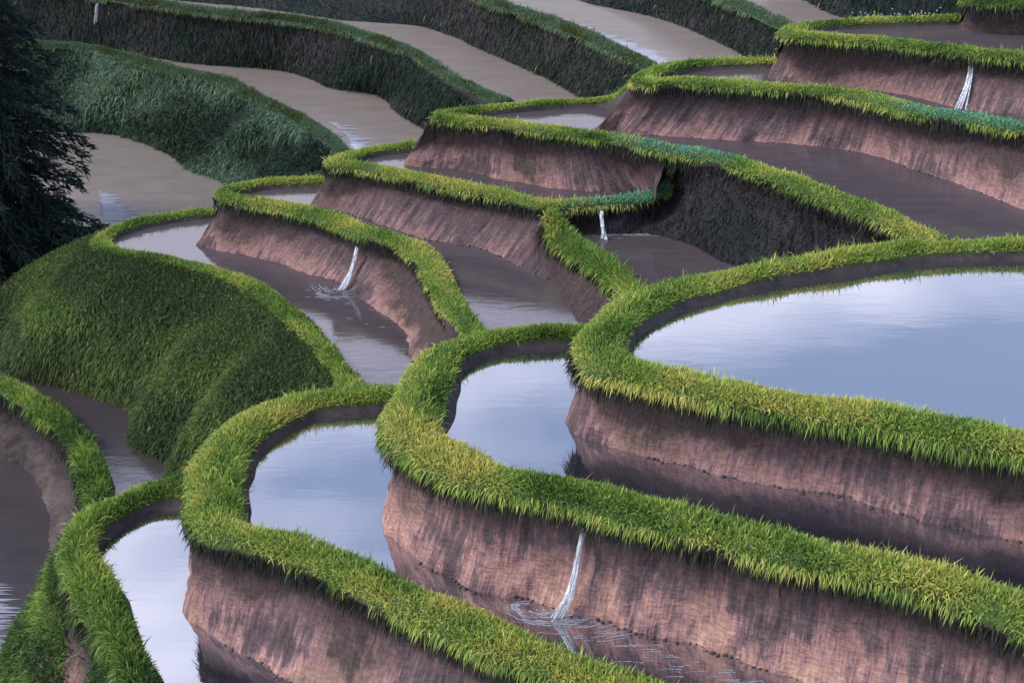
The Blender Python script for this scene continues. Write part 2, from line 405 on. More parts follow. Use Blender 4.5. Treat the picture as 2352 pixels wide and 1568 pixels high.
def face(name, top, foot, zt, zf, mat, label, cat, group, rows=40, step=0.09, rough=0.16, recess=0.2, skirt=1.2, seed=0.0, folds=0.0, fold_len=2.0, min_run=0.12, flare=0.22, bulge=0.0, crumb=0.065, clods=0, tuck=0.22, along=None, wrap=None):
    """earth bank between two surveyed edges"""
    A = [at(p[0], p[1], p[2] if len(p) > 2 else zt) for p in top]
    B = [at(p[0], p[1], p[2] if len(p) > 2 else zf) for p in foot]
    if along is not None:        # the bank starts right under the turf of its bund
        RP, RO, RW, RH = along
        j0 = int(np.argmin(np.linalg.norm((RP - A[0])[:, :2], axis=1))); j1 = int(np.argmin(np.linalg.norm((RP - A[-1])[:, :2], axis=1)))
        A = list((RP + RO * (RW * 0.7)[:, None] - np.array([0, 0, RH * 0.55]))[j0:j1:6])
    both = beyond(top[-1]) and beyond(foot[-1])
    if both:
        d = A[-1] - A[-3]; d[2] = 0; d /= np.linalg.norm(d); A += [A[-1] + d * 3.5, A[-1] + d * 7]; B += [B[-1] + d * 3.5, B[-1] + d * 7]
    if beyond(top[0]) and beyond(foot[0]):
        d = A[0] - A[2]; d[2] = 0; d /= np.linalg.norm(d); A = [A[0] + d * 7, A[0] + d * 3.5] + A; B = [B[0] + d * 7, B[0] + d * 3.5] + B
    A = catmull(A, 10); B = catmull(B, 10)
    nw = 0
    if wrap is not None:         # the end of the wall turns back under the bund, behind its rounded nose
        RP, RO, RW, RH = wrap
        base = RP.copy(); base[:, 2] -= RH
        j = int(np.argmin(np.linalg.norm(base[:, :2] - (A[0] - RO[np.argmin(np.linalg.norm(base[:, :2] - A[0][:2], axis=1))] * 0.3)[:2], axis=1)))
        js = [k for k in range(j - 3, max(-1, j - 22), -3)]
        d0 = max(0.15, np.linalg.norm((B[0] - A[0])[:2]))
        wa = []; wb = []
        for q, k in enumerate(js):
            a = base[k] + RO[k] * (RW[k] * 0.98); a[2] += 0.0
            b = base[k] + RO[k] * (RW[k] * 0.98 + max(0.10, d0 * (0.55 ** (q + 1)))); b[2] = B[0][2]
            wa.append(a); wb.append(b)
        nw = 6 * len(js)
        A = catmull(np.vstack([np.array(wa)[::-1], A[::4]]), 6); B = catmull(np.vstack([np.array(wb)[::-1], B[::4]]), 6)
    _, s = resample(A, step=step); n = max(40, len(s))
    # pair the edges by their survey parameter so that columns run down the slope
    def rs(P):
        d = np.r_[0, np.cumsum(np.linalg.norm(np.diff(P, axis=0), axis=1))]
        return d
    if wrap is not None:         # keep nose matched with nose
        kA = nw; dA_ = rs(A); dB_ = rs(B)
        uA = np.concatenate([np.linspace(0, dA_[kA], 22, endpoint=False), np.linspace(dA_[kA], dA_[-1], n)])
        uB = np.concatenate([np.linspace(0, dB_[kA], 22, endpoint=False), np.linspace(dB_[kA], dB_[-1], n)])
        A = np.stack([np.interp(uA, dA_, A[:, k]) for k in range(3)], 1); B = np.stack([np.interp(uB, dB_, B[:, k]) for k in range(3)], 1)
        sA, sB = uA, uB; n = len(A)
        for k in range(10):      # round the corner
            for Q in (A, B):
                h = Q.copy(); a0, a1 = 12, 32
                Q[a0:a1] = 0.25 * h[a0 - 1:a1 - 1] + 0.5 * h[a0:a1] + 0.25 * h[a0 + 1:a1 + 1]
    else:
        A, sA = resample(A, n=n); B, sB = resample(B, n=n)
    T = np.gradient(0.5 * (A + B), axis=0); T[:, 2] = 0; T /= np.linalg.norm(T, axis=1)[:, None]
    for k in range(6): T[1:-1] = (T[:-2] + T[1:-1] + T[2:]) / 3
    T /= np.linalg.norm(T, axis=1)[:, None]
    O = np.stack([T[:, 1], -T[:, 0], np.zeros(n)], 1)
    if wrap is None:
        run = np.sum((B - A) * O, axis=1); dirn = O
    else:
        run = A[:, 1] - B[:, 1]; dirn = np.tile(np.array([-0.25, -1.0, 0]), (n, 1))
    fix = np.clip(min_run - run, 0, None)         # no overhanging banks
    if wrap is not None: fix[:34] *= smooth((np.arange(34) - 8) / 22.0)
    for k in range(24): fix[1:-1] = (np.maximum(fix[1:-1], (fix[:-2] + fix[2:]) / 2) if k < 6 else (fix[:-2] + fix[1:-1] + fix[2:]) / 3)
    B = B + dirn * fix[:, None]
    s = 0.5 * (sA + sB)
    t = np.linspace(0, 1, rows)
    V = []; UV = []
    for j, tj in enumerate(t):
        p = A * (1 - tj) + B * tj
        hgt = (A[:, 2] - B[:, 2]) * (1 - tj)
        d = rough * (fbm(s * 1.1 + seed, hgt * 1.0 + seed, 4) * 0.9 + 0.45 * fbm(s * 3.2 + seed, hgt * 0.5, 3)) * (0.35 + 0.65 * math.sin(math.pi * min(tj + 0.12, 1))) + crumb * fbm(s * 7 + seed, hgt * 5 + seed, 3)
        if folds: d = d + folds * (np.sin(s / fold_len * 2 * math.pi + 1.3 * np.sin(s * 0.7 + seed) + 1.2 * tj) + 1.5 * vnoise(s / fold_len * 1.7 + seed, np.full(n, tj * 0.6))) * smooth(tj * 4) * (1 - 0.35 * tj)
        prof = -recess * (1 - tj) ** 0.5 * smooth(tj * 8) * (1 - tj) + flare * (tj ** 3 - tj) * 0.6
        p = p + O * (d + prof + bulge * math.sin(math.pi * tj ** 0.8))[:, None]
        V.append(p); UV.append(np.stack([s, hgt - (A[:, 2] - B[:, 2])], 1))
    # below the foot the bank carries on into the ground
    V.append(V[-1] + O * 0.05 - np.array([0, 0, skirt])); UV.append(UV[-1] - np.array([0, skirt]))
    V.insert(0, V[0] - O * tuck + np.array([0, 0, 0.03])); UV.insert(0, UV[0] + np.array([0, 0.4]))
    m = len(V)
    V = np.stack(V, 1); UV = np.stack(UV, 1)
    F = []
    for i in range(n - 1):
        for j in range(m - 1):
            a = i * m + j; F.append((a, a + 1, a + m + 1, a + m))
    ob = new_mesh(name, V.reshape(-1, 3), np.array(F, np.int32), mat, uv=UV.reshape(-1, 2))
    tag(ob, label, cat, group)
    if clods:                    # crumbled earth lying along the foot
        nc = int(clods * s[-1]); ix = rng.integers(36, n - 2, nc)
        ph = (1 + 5 ** 0.5) / 2
        ico = np.array([(-1, ph, 0), (1, ph, 0), (-1, -ph, 0), (1, -ph, 0), (0, -1, ph), (0, 1, ph), (0, -1, -ph), (0, 1, -ph), (ph, 0, -1), (ph, 0, 1), (-ph, 0, -1), (-ph, 0, 1)]) / 1.9
        fi = np.array([(0, 11, 5), (0, 5, 1), (0, 1, 7), (0, 7, 10), (0, 10, 11), (1, 5, 9), (5, 11, 4), (11, 10, 2), (10, 7, 6), (7, 1, 8), (3, 9, 4), (3, 4, 2), (3, 2, 6), (3, 6, 8), (3, 8, 9), (4, 9, 5), (2, 4, 11), (6, 2, 10), (8, 6, 7), (9, 8, 1)], np.int32)
        cV = []; cF = []
        for k_, i_ in enumerate(ix):
            r_ = 0.008 + 0.024 * rng.random() ** 3
            c_ = V[i_, -2] + O[i_] * rng.normal(0.0, 0.03) + np.array([0, 0, r_ * 0.2])
            cV.append(c_ + ico * r_ * rng.uniform(0.6, 1.35, (12, 3)) * np.array([1.3, 1.0, 0.7])); cF.append(fi + 12 * k_)
        c = new_mesh('clods', np.concatenate(cV), np.concatenate(cF), RIDGE, ob, True); c['kind'] = 'stuff'
    return ob, V[:, 1:-1], O, s

def turf(ob, G, O, s, dens, blade, bw, mix, seed, mask=None, droop=(0.3, 0.9), lift=0.6):
    """grass growing all over a bank; G is its (n, rows, 3) grid"""
    n, m, _ = G.shape
    e1 = np.linalg.norm(G[1:, :-1] - G[:-1, :-1], axis=2); e2 = np.linalg.norm(G[:-1, 1:] - G[:-1, :-1], axis=2)
    area = (e1 * e2).ravel(); tot = area.sum(); nb = int(tot * dens)
    c = rng.choice(len(area), nb, p=area / tot)
    i = c // (m - 1); j = c % (m - 1); a = rng.random((nb, 1)); b = rng.random((nb, 1))
    R = (G[i, j] * (1 - a) + G[i + 1, j] * a) * (1 - b) + (G[i, j + 1] * (1 - a) + G[i + 1, j + 1] * a) * b
    nor = np.cross(G[i, j + 1] - G[i, j], G[i + 1, j] - G[i, j]); nor /= np.linalg.norm(nor, axis=1)[:, None] + 1e-9
    sg = np.sign(np.sum(nor * O[i], axis=1)); nor *= sg[:, None]
    sm = s[i]; tt = (j + b[:, 0]) / (m - 1)
    if mask is not None:
        k = rng.random(nb) < mask(R, sm / s[-1], tt)
        R, nor, sm, tt = R[k], nor[k], sm[k], tt[k]; nb = len(R)
    D = nor * 0.5 + np.array([0, 0, lift]) + rng.normal(0, 0.3, (nb, 3)); D /= np.linalg.norm(D, axis=1)[:, None]
    C = tints(sm, tt * 3.0, mix, seed)
    V, F, Cc = blades(R, D, blade * rng.uniform(0.6, 1.35, nb), bw * rng.uniform(0.7, 1.3, nb), C, rng.uniform(*droop, nb))
    g = new_mesh('grass', V, F, GRASS, ob, False, col=Cc); g['kind'] = 'stuff'
    return g

def sheet(name, pts, z, mat, ridge=None):
    """a level sheet of water or mud; ridge: a bund centre line (world) it reaches up to"""
    P = []
    if ridge is not None:
        P += [np.array([p[0], p[1], Z0 + z]) for p in ridge[::3]]
    P += [at(p[0], p[1], z) + np.array([8.0 * (p[0] > 2450) - 6.0 * (p[0] < -50), -5.0 * (p[1] > 1650), 0]) for p in pts]
    tri = geometry.tessellate_polygon([[Vector(p) for p in P]])
    ob = new_mesh(name, P, [tuple(t) for t in tri], mat, smooth_shade=False)
    me = ob.data
    for p in me.polygons:
        if p.normal.z < 0: p.flip()
    ob['kind'] = 'structure'
    return ob

# ------------------------------------------------------------------ the terraces
GB = 'grassy bunds edging the paddies'
GW = 'bare earth terrace walls'
near = dict(nose=0.75, w=0.22, hb=0.23, dens=2400, blade=0.118, bw=0.016)
mid = dict(deepf=0.03, nose=0.45, w=0.16, hb=0.16, dens=1450, blade=0.098, bw=0.019)
far = dict(w=0.135, hb=0.14, dens=2000, blade=0.12, bw=0.026, dark_fringe=False)
NM = dict(bias=0.36); MM = dict(bias=0.36); FM = dict(lo='olive', base='far', hi='far', top='far', bias=0.0)

# --- near group
_, R4, X4 = bund('grass_bund', [(2560, 545), (2420, 550), (2352, 554), (2093, 563), (1918, 587), (1743, 614), (1568, 652), (1470, 687), (1405, 735), (1376, 785), (1395, 822), (1449, 838), (1568, 866), (1743, 899), (1918, 927), (2093, 958), (2233, 988), (2352, 1000), (2470, 1020)], LV['T4'],
     'thick bright grass bund curving round the largest sky blue pond at right', mix=NM, seed=1.0, **near)
sheet('water', [(2600, 1030), (2700, 560)], LV['T4'], WATER, R4)
_, R3, X3 = bund('grass_bund', [(1400, 750), (1309, 750), (1200, 755), (1134, 766), (1050, 790), (1003, 822), (984, 862), (970, 905), (945, 948), (950, 988), (1010, 1026), (1092, 1068), (1204, 1097), (1344, 1119), (1450, 1152), (1568, 1183), (1743, 1223), (1848, 1253), (1988, 1281), (2163, 1325), (2270, 1357), (2352, 1387), (2470, 1430)], LV['T3'],
     'long yellow green grass bund round the small middle pond, spilling the tallest waterfall', mix=NM, seed=12.0, **near)
sheet('water', [(2560, 1460), (2600, 1120), (1900, 950), (1500, 780)], LV['T3'], WATER, R3)
_, R2, X2 = bund('grass_bund', [(960, 893), (860, 900), (784, 906), (700, 915), (612, 945), (548, 990), (507, 1040), (495, 1090), (493, 1140), (498, 1183), (535, 1213), (600, 1228), (690, 1253), (784, 1291), (870, 1332), (959, 1373), (1064, 1412), (1169, 1464), (1309, 1518), (1420, 1562), (1560, 1618)], LV['T2'],
     'hooked grass bund round the lower left lavender pond, running down to the bottom edge', mix=NM, seed=23.0, **near)
sheet('water', [(1700, 1690), (2300, 1800), (2300, 1500), (1500, 1330), (1150, 1100), (1010, 930)], LV['T2'], WATER, R2)
_, R1, X1 = bund('grass_bund', [(450, 1106), (350, 1116), (262, 1156), (200, 1195), (178, 1238), (193, 1290), (228, 1365), (273, 1450), (313, 1530), (352, 1612)], LV['T1'],
     'wide grass bund at the lower left corner beside the narrow strip of pond', w=0.27, hb=0.27, dens=2300, blade=0.15, bw=0.017, mix=dict(bias=0.02), seed=37.0)
sheet('water', [(430, 1780), (1100, 1900), (1000, 1500), (650, 1230), (520, 1110)], LV['T1'], WATER, R1)

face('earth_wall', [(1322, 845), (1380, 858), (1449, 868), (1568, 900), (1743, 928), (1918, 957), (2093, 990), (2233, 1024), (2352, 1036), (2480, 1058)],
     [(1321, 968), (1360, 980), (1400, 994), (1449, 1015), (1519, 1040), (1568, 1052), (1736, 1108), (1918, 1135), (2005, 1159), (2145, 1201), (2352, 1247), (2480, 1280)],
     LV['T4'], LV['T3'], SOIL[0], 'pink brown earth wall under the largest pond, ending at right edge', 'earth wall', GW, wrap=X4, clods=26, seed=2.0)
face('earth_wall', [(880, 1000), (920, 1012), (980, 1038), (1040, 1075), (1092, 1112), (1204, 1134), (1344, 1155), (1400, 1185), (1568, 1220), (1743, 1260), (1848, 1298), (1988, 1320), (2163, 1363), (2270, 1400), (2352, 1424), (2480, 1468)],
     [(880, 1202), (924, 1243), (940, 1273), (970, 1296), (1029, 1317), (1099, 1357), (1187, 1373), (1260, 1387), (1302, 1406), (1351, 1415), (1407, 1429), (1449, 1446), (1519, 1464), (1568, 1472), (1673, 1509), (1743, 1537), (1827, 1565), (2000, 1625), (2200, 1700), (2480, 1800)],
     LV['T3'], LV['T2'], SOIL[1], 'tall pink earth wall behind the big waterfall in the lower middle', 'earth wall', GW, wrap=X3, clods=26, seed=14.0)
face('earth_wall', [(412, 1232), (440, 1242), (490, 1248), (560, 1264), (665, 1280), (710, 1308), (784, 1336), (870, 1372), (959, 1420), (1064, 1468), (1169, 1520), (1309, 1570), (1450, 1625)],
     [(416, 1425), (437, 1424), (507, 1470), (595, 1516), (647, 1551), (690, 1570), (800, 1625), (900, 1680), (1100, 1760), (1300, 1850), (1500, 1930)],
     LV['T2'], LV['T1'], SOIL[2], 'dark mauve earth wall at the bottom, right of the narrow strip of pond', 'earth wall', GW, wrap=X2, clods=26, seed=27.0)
# grassy bank with a bare patch under the lowest bund
ob, G, O, s = face('grassy_bank', [(320, 1128), (250, 1165), (200, 1195), (165, 1230), (168, 1290), (195, 1370), (240, 1470), (283, 1560), (330, 1650)],
     [(170, 1440), (110, 1460), (60, 1475), (8, 1515), (-28, 1600), (20, 1690), (120, 1770), (220, 1840), (310, 1910)],
     LV['T1'], -14.2, SOIL[2], 'steep dark grassy bank with a bare reddish patch in the lower left corner', 'grassy bank', None, seed=41.0, skirt=3.2, recess=0.0, flare=0.0)
def m1(R, u, t):
    c = at(196, 1530, -12.9)
    b = smooth((0.36 - np.abs(R[:, 0] - c[0] - 0.12 * (t - 0.4) + 0.12 * fbm(t * 6, R[:, 0] * 3))) / 0.10) * smooth((t - 0.10) / 0.1)
    return 1 - 0.97 * b
turf(ob, G, O, s, 1500, 0.22, 0.018, dict(bias=-0.42), 44.0, m1)

# --- left low terraces
_, RL1, XL1 = bund('grass_bund', [(-120, 835), (-60, 855), (0, 874), (70, 908), (130, 950), (175, 1000), (202, 1050), (217, 1100), (228, 1160), (236, 1230), (242, 1310)], LV['L1'],
     'short dull green bund at left edge between the dark mud path and the dark pond', w=0.25, hb=0.24, dens=1300, blade=0.19, bw=0.019, mix=dict(bias=-0.22), seed=52.0)
sheet('mud', [(330, 1300), (560, 1290), (760, 1260), (420, 1000), (200, 860), (0, 780), (-200, 740)], LV['L1'], MUD, RL1)
face('earth_wall', [(-120, 878), (-60, 895), (0, 910), (60, 940), (110, 975), (150, 1025), (172, 1075), (185, 1140), (192, 1205), (200, 1290)],
     [(-120, 1000), (-60, 1018), (0, 1040), (42, 1065), (70, 1090), (90, 1120), (101, 1150), (110, 1194), (118, 1250), (128, 1345)],
     LV['L1'], LV['L2'], SOIL_BROWN, 'short dark brown earth wall over the dark mud at left edge', 'earth wall', GW, seed=55.0)
sheet('water', [(-260, 940), (60, 980), (220, 1150), (300, 1300), (300, 1800), (-400, 1800)], LV['L2'], MUD)

# --- middle group
_, RU1, XU1 = bund('grass_bund', [(500, 480), (420, 488), (350, 498), (275, 518), (228, 545), (255, 569), (340, 585), (420, 600), (520, 629), (590, 657), (650, 702), (715, 762), (765, 822), (806, 880), (850, 950)], LV['U1'],
     'grass bund on top of the round green hill at left, holding the reddish mud pool', mix=dict(bias=0.15), seed=61.0, dark_fringe=False, **mid)
sheet('water', [(900, 1000), (1120, 930), (1080, 760), (900, 630), (620, 530), (540, 490)], LV['U1'], MURKY, RU1)
ob, G, O, s = face('grassy_bank', [(320, 498), (240, 512), (190, 535), (215, 562), (300, 584), (400, 603), (500, 631), (572, 660), (640, 706), (706, 772), (757, 838), (800, 893)],
     [(-120, 790), (-60, 800), (0, 821), (52, 853), (140, 881), (217, 923), (308, 979), (348, 1050), (410, 1120), (480, 1170), (570, 1190), (650, 1200)],
     LV['U1'] + 0.1, LV['L1'], TURF, 'round hill side of dark green grass at left, above the mud path', 'grassy bank', None, rows=40, seed=63.0, folds=0.38, fold_len=3.4, recess=0.0, flare=0.0, rough=0.2, bulge=0.7, tuck=0.12, along=XU1)
turf(ob, G, O, s, 1050, 0.24, 0.022, dict(dead=0.3, bias=0.0, scale=0.42, amp=1.1, hi='fresh', base='moss', lo='shade', top='green'), 65.0, droop=(0.5, 1.2))

_, RU2, XU2 = bund('grass_bund', [(745, 410), (630, 413), (560, 423), (510, 438), (532, 450), (600, 458), (700, 478), (770, 496), (836, 526), (889, 540), (950, 561), (988, 593), (1008, 628), (1028, 670), (1050, 706), (1085, 750), (1125, 800), (1170, 850)], LV['U2'],
     'grass bund with a thin waterfall, bending down beside the mud in the centre', mix=MM, seed=71.0, **mid)
sheet('water', [(1200, 860), (1450, 820), (1380, 640), (1150, 500), (900, 430), (800, 405)], LV['U2'], MURKY, RU2)
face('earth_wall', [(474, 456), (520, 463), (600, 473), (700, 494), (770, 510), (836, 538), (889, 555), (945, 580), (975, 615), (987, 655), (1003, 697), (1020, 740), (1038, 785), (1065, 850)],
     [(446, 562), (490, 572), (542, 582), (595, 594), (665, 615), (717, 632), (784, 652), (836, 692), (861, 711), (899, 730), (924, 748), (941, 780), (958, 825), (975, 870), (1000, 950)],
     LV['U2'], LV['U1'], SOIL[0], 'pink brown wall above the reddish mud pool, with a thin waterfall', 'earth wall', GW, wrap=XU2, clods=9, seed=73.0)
_, RM, XM = bund('grass_bund', [(1262, 486, -10.2), (1278, 512, -10.4), (1300, 543), (1345, 573), (1390, 603), (1430, 638), (1465, 690), (1510, 755)], LV['M'],
     'short yellow green bund edging the small grey pool in the centre', w=0.2, hb=0.2, dens=1300, blade=0.17, bw=0.02, mix=dict(bias=0.05, lo='green'), seed=77.0)
sheet('water', [(1700, 760), (2200, 740), (2100, 620), (1700, 540), (1560, 500), (1400, 490)], LV['M'], MURKY, RM)
_, RU3, XU3 = bund('grass_bund', [(955, 328), (860, 338), (795, 354), (760, 371), (800, 372), (871, 381), (959, 400), (1029, 416), (1134, 437), (1204, 454), (1256, 466), (1320, 463), (1379, 458), (1466, 452), (1515, 433), (1536, 405, -10.0), (1550, 375, -9.6), (1580, 358, -9.1)], LV['U3'],
     'narrow grass bund dipping to a teal tinged curl above the small grey pool', mix=MM, seed=81.0, tealzone=(0.60, 1.0), **mid)
sheet('water', [(1560, 340), (1250, 290), (1000, 290)], LV['U3'], MURKY, RU3)
face('earth_wall', [(735, 384), (784, 385), (871, 400), (959, 418), (1029, 432), (1134, 453), (1204, 470), (1256, 487), (1276, 525, -10.5), (1302, 562, -10.6), (1345, 594, -10.6), (1395, 630, -10.6), (1440, 680, -10.6), (1490, 745, -10.6)],
     [(712, 460), (784, 487), (871, 515), (959, 545), (1050, 562), (1117, 576), (1187, 611), (1239, 636), (1274, 657), (1300, 695), (1320, 730), (1340, 760), (1365, 800), (1400, 870)],
     LV['U3'], LV['U2'], SOIL[1], 'brown to dark wall left of the short yellow bund in the centre', 'earth wall', GW, wrap=XU3, clods=9, seed=83.0)
ob, G, O, s = face('earth_wall', [(1250, 488), (1320, 480), (1379, 475), (1466, 471), (1515, 452), (1545, 418, -9.9), (1565, 385, -9.3), (1620, 378, -9.0), (1700, 388, -9.0), (1800, 425, -9.0), (1900, 460, -9.0), (2000, 498, -9.0), (2090, 530, -9.0), (2170, 560, -9.0)],
     [(1262, 526), (1320, 535), (1381, 538), (1420, 537), (1450, 536), (1480, 537), (1520, 543), (1580, 560), (1620, 578), (1660, 600), (1740, 625), (1840, 645), (1950, 660), (2100, 680)],
     LV['U3'], LV['M'], SOIL_DARK, 'blackish earth slope over the small grey pool, right of centre', 'earth wall', GW, seed=87.0, rough=0.2)
turf(ob, G, O, s, 300, 0.15, 0.02, dict(dead=0.1, bias=-0.2, scale=0.6, lo='umber', base='umber', hi='umber', top='mauve'), 89.0, droop=(0.8, 1.6), lift=0.2)
_, RU4, XU4 = bund('grass_bund', [(1476, 182, -8.05), (1445, 203, -8.5), (1410, 222, -8.9), (1309, 229), (1169, 240), (1060, 253), (1004, 262), (1042, 267), (1134, 278), (1274, 292), (1414, 313), (1568, 341), (1673, 358), (1778, 395), (1883, 433), (1988, 469), (2075, 510), (2160, 545)], LV['U4'],
     'long grass bund sloping right towards the largest pond, teal tinged at its middle', mix=MM, seed=91.0, tealzone=(0.54, 0.74), **mid)
sheet('water', [(2250, 600), (2560, 600), (2560, 420), (2100, 320), (1700, 230), (1530, 185)], LV['U4'], MURKY, RU4)
face('earth_wall', [(955, 274), (1000, 276), (1064, 279), (1134, 291), (1274, 310), (1414, 329), (1500, 345), (1552, 362)],
     [(925, 364), (976, 372), (1030, 382), (1074, 393), (1134, 410), (1204, 421), (1274, 434), (1361, 441), (1440, 440), (1500, 427), (1530, 400), (1552, 372)],
     LV['U4'], LV['U3'], SOIL[2], 'orange pink wall ending in a point, enclosed between two bunds in the upper middle', 'earth wall', GW, wrap=XU4, seed=93.0, min_run=0.05)
_, RU5, XU5 = bund('grass_bund', [(1785, 135), (1700, 136), (1600, 141), (1527, 153), (1480, 170), (1480, 183), (1530, 182), (1600, 180), (1743, 192), (1883, 202), (1988, 217), (2093, 241), (2198, 260), (2352, 286), (2470, 308)], LV['U5'],
     'grass bund at upper right, second below the top, forked at its left end', mix=MM, seed=101.0, tealzone=(0.44, 0.66), **mid)
sheet('water', [(2560, 330), (2560, 210), (2000, 130), (1850, 118)], LV['U5'], MURKY, RU5)
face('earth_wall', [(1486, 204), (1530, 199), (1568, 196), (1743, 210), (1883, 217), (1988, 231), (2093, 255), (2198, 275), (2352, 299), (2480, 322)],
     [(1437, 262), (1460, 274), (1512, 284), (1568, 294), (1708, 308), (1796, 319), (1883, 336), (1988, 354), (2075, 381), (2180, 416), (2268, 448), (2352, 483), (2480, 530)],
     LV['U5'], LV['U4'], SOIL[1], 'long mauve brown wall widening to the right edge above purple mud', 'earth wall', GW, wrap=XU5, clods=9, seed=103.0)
_, RU6, XU6 = bund('grass_bund', [(2225, 36), (2093, 41), (1953, 46), (1862, 54), (1812, 65), (1818, 74), (1900, 77), (2023, 87), (2128, 100), (2268, 116), (2352, 124), (2470, 137)], LV['U6'],
     'yellow green bund at the top right dotted with tiny white flowers', mix=dict(bias=0.12), seed=111.0, flowers=(0.02, 0.16, 34), **mid)
sheet('water', [(2560, 150), (2560, 60), (2300, 15)], LV['U6'], MURKY, RU6)
face('earth_wall', [(1790, 86), (1848, 88), (1950, 91), (2023, 100), (2128, 114), (2268, 131), (2352, 139), (2480, 154)],
     [(1764, 166), (1800, 176), (1860, 184), (1953, 196), (2040, 210), (2110, 226), (2180, 244), (2260, 258), (2352, 278), (2480, 300)],
     LV['U6'], LV['U5'], SOIL[0], 'pink wall at upper right with a slim white waterfall', 'earth wall', GW, wrap=XU6, seed=113.0)
_, RU7, XU7 = bund('grass_bund', [(2560, -34), (2400, -30), (2290, -26), (2240, -16), (2238, -6), (2300, -3), (2400, 0), (2560, 6)], LV['U7'],
     'scrap of grass bund cut by the top edge at the right corner', mix=dict(bias=-0.2), seed=117.0, **mid)
face('earth_wall', [(2222, 8), (2280, 8), (2352, 10), (2480, 14)], [(2218, 66), (2280, 67), (2352, 72), (2480, 82)],
     LV['U7'], LV['U6'], SOIL[2], 'pinkish wall cut by the top right corner', 'earth wall', GW, wrap=XU7, seed=119.0)

# --- far group, across the gully
GF = 'far muted bunds'
_, RV2, XV2 = bund('grass_bund', [(-120, 88), (-80, 92), (70, 98), (175, 102), (245, 113), (350, 143), (455, 168), (525, 184), (578, 212), (648, 248), (718, 286), (763, 320), (795, 356)], LV['V2'],
     'muted green bund along the crest of the far green slope at upper left', mix=FM, seed=121.0, group=GF, **far)
sheet('mud', [(880, 400), (1040, 370), (1010, 270), (870, 170), (500, 105), (200, 75), (-120, 65)], LV['V2'], SILT, RV2)
ob, G, O, s = face('grassy_bank', [(-120, 96), (-80, 100), (70, 106), (175, 110), (245, 122), (350, 153), (455, 179), (520, 196), (570, 224), (637, 262), (703, 302), (748, 337), (775, 370)],
     [(-160, 275), (-80, 280), (0, 285), (100, 290), (192, 305), (260, 318), (315, 333), (360, 348), (402, 365), (448, 390), (490, 420), (530, 450), (590, 500)],
     LV['V2'], LV['V1'], TURF, 'far teal green grassy slope with a dark fold at upper left', 'grassy bank', None, rows=36, step=0.2, seed=123.0, folds=0.32, fold_len=6.5, recess=0.0, flare=0.0, rough=0.25)
turf(ob, G, O, s, 420, 0.26, 0.03, dict(dead=0.1, bias=0.15, scale=0.3, amp=1.5, lo='deep', base='fern', hi='sage', top='far'), 125.0, droop=(0.5, 1.2))
sheet('mud', [(-260, 230), (200, 270), (430, 330), (600, 430), (700, 520), (-260, 520)], LV['V1'], SILT)
_, RV3, XV3 = bund('grass_bund', [(-60, -48), (150, -22), (300, -2), (455, 18), (525, 27), (630, 36), (700, 44), (784, 61), (854, 82), (907, 99), (952, 116), (994, 146), (1047, 180), (1099, 205), (1170, 232)], LV['V3'],
     'muted green bund tracing down from the top left edge beside a tan strip of mud', mix=FM, seed=131.0, group=GF, **far)
sheet('mud', [(1300, 270), (1450, 250), (1270, 150), (1100, 50), (900, 30), (600, 0), (400, -25), (-60, -70)], LV['V3'], SILT, RV3)
ob, G, O, s = face('earth_wall', [(-100, -38), (0, -26), (150, -12), (300, 8), (455, 27), (525, 36), (630, 46), (700, 54), (784, 73), (854, 95), (907, 112), (947, 134), (988, 166), (1038, 200), (1083, 226), (1120, 255)],
     [(-100, 78), (-20, 82), (70, 88), (140, 93), (217, 96), (280, 107), (385, 121), (525, 137), (630, 154), (700, 172), (784, 192), (850, 200), (878, 218), (907, 242), (952, 270), (1000, 310)],
     LV['V3'], LV['V2'], SOIL_DARK, 'long dark far wall across the top left with a faint thread of water', 'earth wall', GW, step=0.18, rough=0.09, recess=0.02, tuck=0.12, seed=133.0)
turf(ob, G, O, s, 260, 0.17, 0.026, dict(dead=0.1, bias=-0.15, scale=0.35, amp=1.4, lo='deep', base='dusk', hi='mauve', top='mauve'), 228.0, droop=(0.8, 1.6), lift=0.25)
_, RV4, XV4 = bund('grass_bund', [(900, -90), (1050, -37), (1134, 0), (1187, 18), (1257, 40), (1309, 62), (1379, 92), (1449, 124), (1510, 158)], LV['V4'],
     'muted green bund slanting down from the top edge beside a bright sliver of water', mix=FM, seed=141.0, group=GF, **far)
sheet('mud', [(1620, 190), (1830, 180), (1720, 90), (1520, 0), (1250, -60), (1000, -120)], LV['V4'], SILT, RV4)
ob, G, O, s = face('earth_wall', [(250, -140), (600, -110), (900, -78), (1045, -28), (1122, 7), (1187, 29), (1257, 53), (1309, 76), (1379, 107), (1440, 140), (1490, 175)],
     [(300, -15), (420, 3), (560, 16), (680, 31), (784, 47), (889, 54), (994, 61), (1082, 79), (1112, 104), (1152, 131), (1239, 168), (1285, 195), (1340, 230)],
     LV['V4'], LV['V3'], SOIL_DARK, 'dark mauve far wall at the top, between two tan strips of mud', 'earth wall', GW, step=0.18, rough=0.09, recess=0.02, tuck=0.12, seed=143.0)
turf(ob, G, O, s, 260, 0.17, 0.026, dict(dead=0.1, bias=-0.15, scale=0.35, amp=1.4, lo='deep', base='dusk', hi='mauve', top='mauve'), 221.0, droop=(0.8, 1.6), lift=0.25)
_, RV5, XV5 = bund('grass_bund', [(1500, -75), (1600, -34), (1660, -10), (1715, 13), (1765, 36), (1800, 53), (1860, 80)], LV['V5'],
     'last muted green bund at the top edge, right of the middle', mix=FM, seed=151.0, group=GF, **far)
sheet('mud', [(1950, 100), (2350, 100), (2350, 40), (1920, -10), (1780, -70), (1600, -110)], LV['V5'], SILT, RV5)
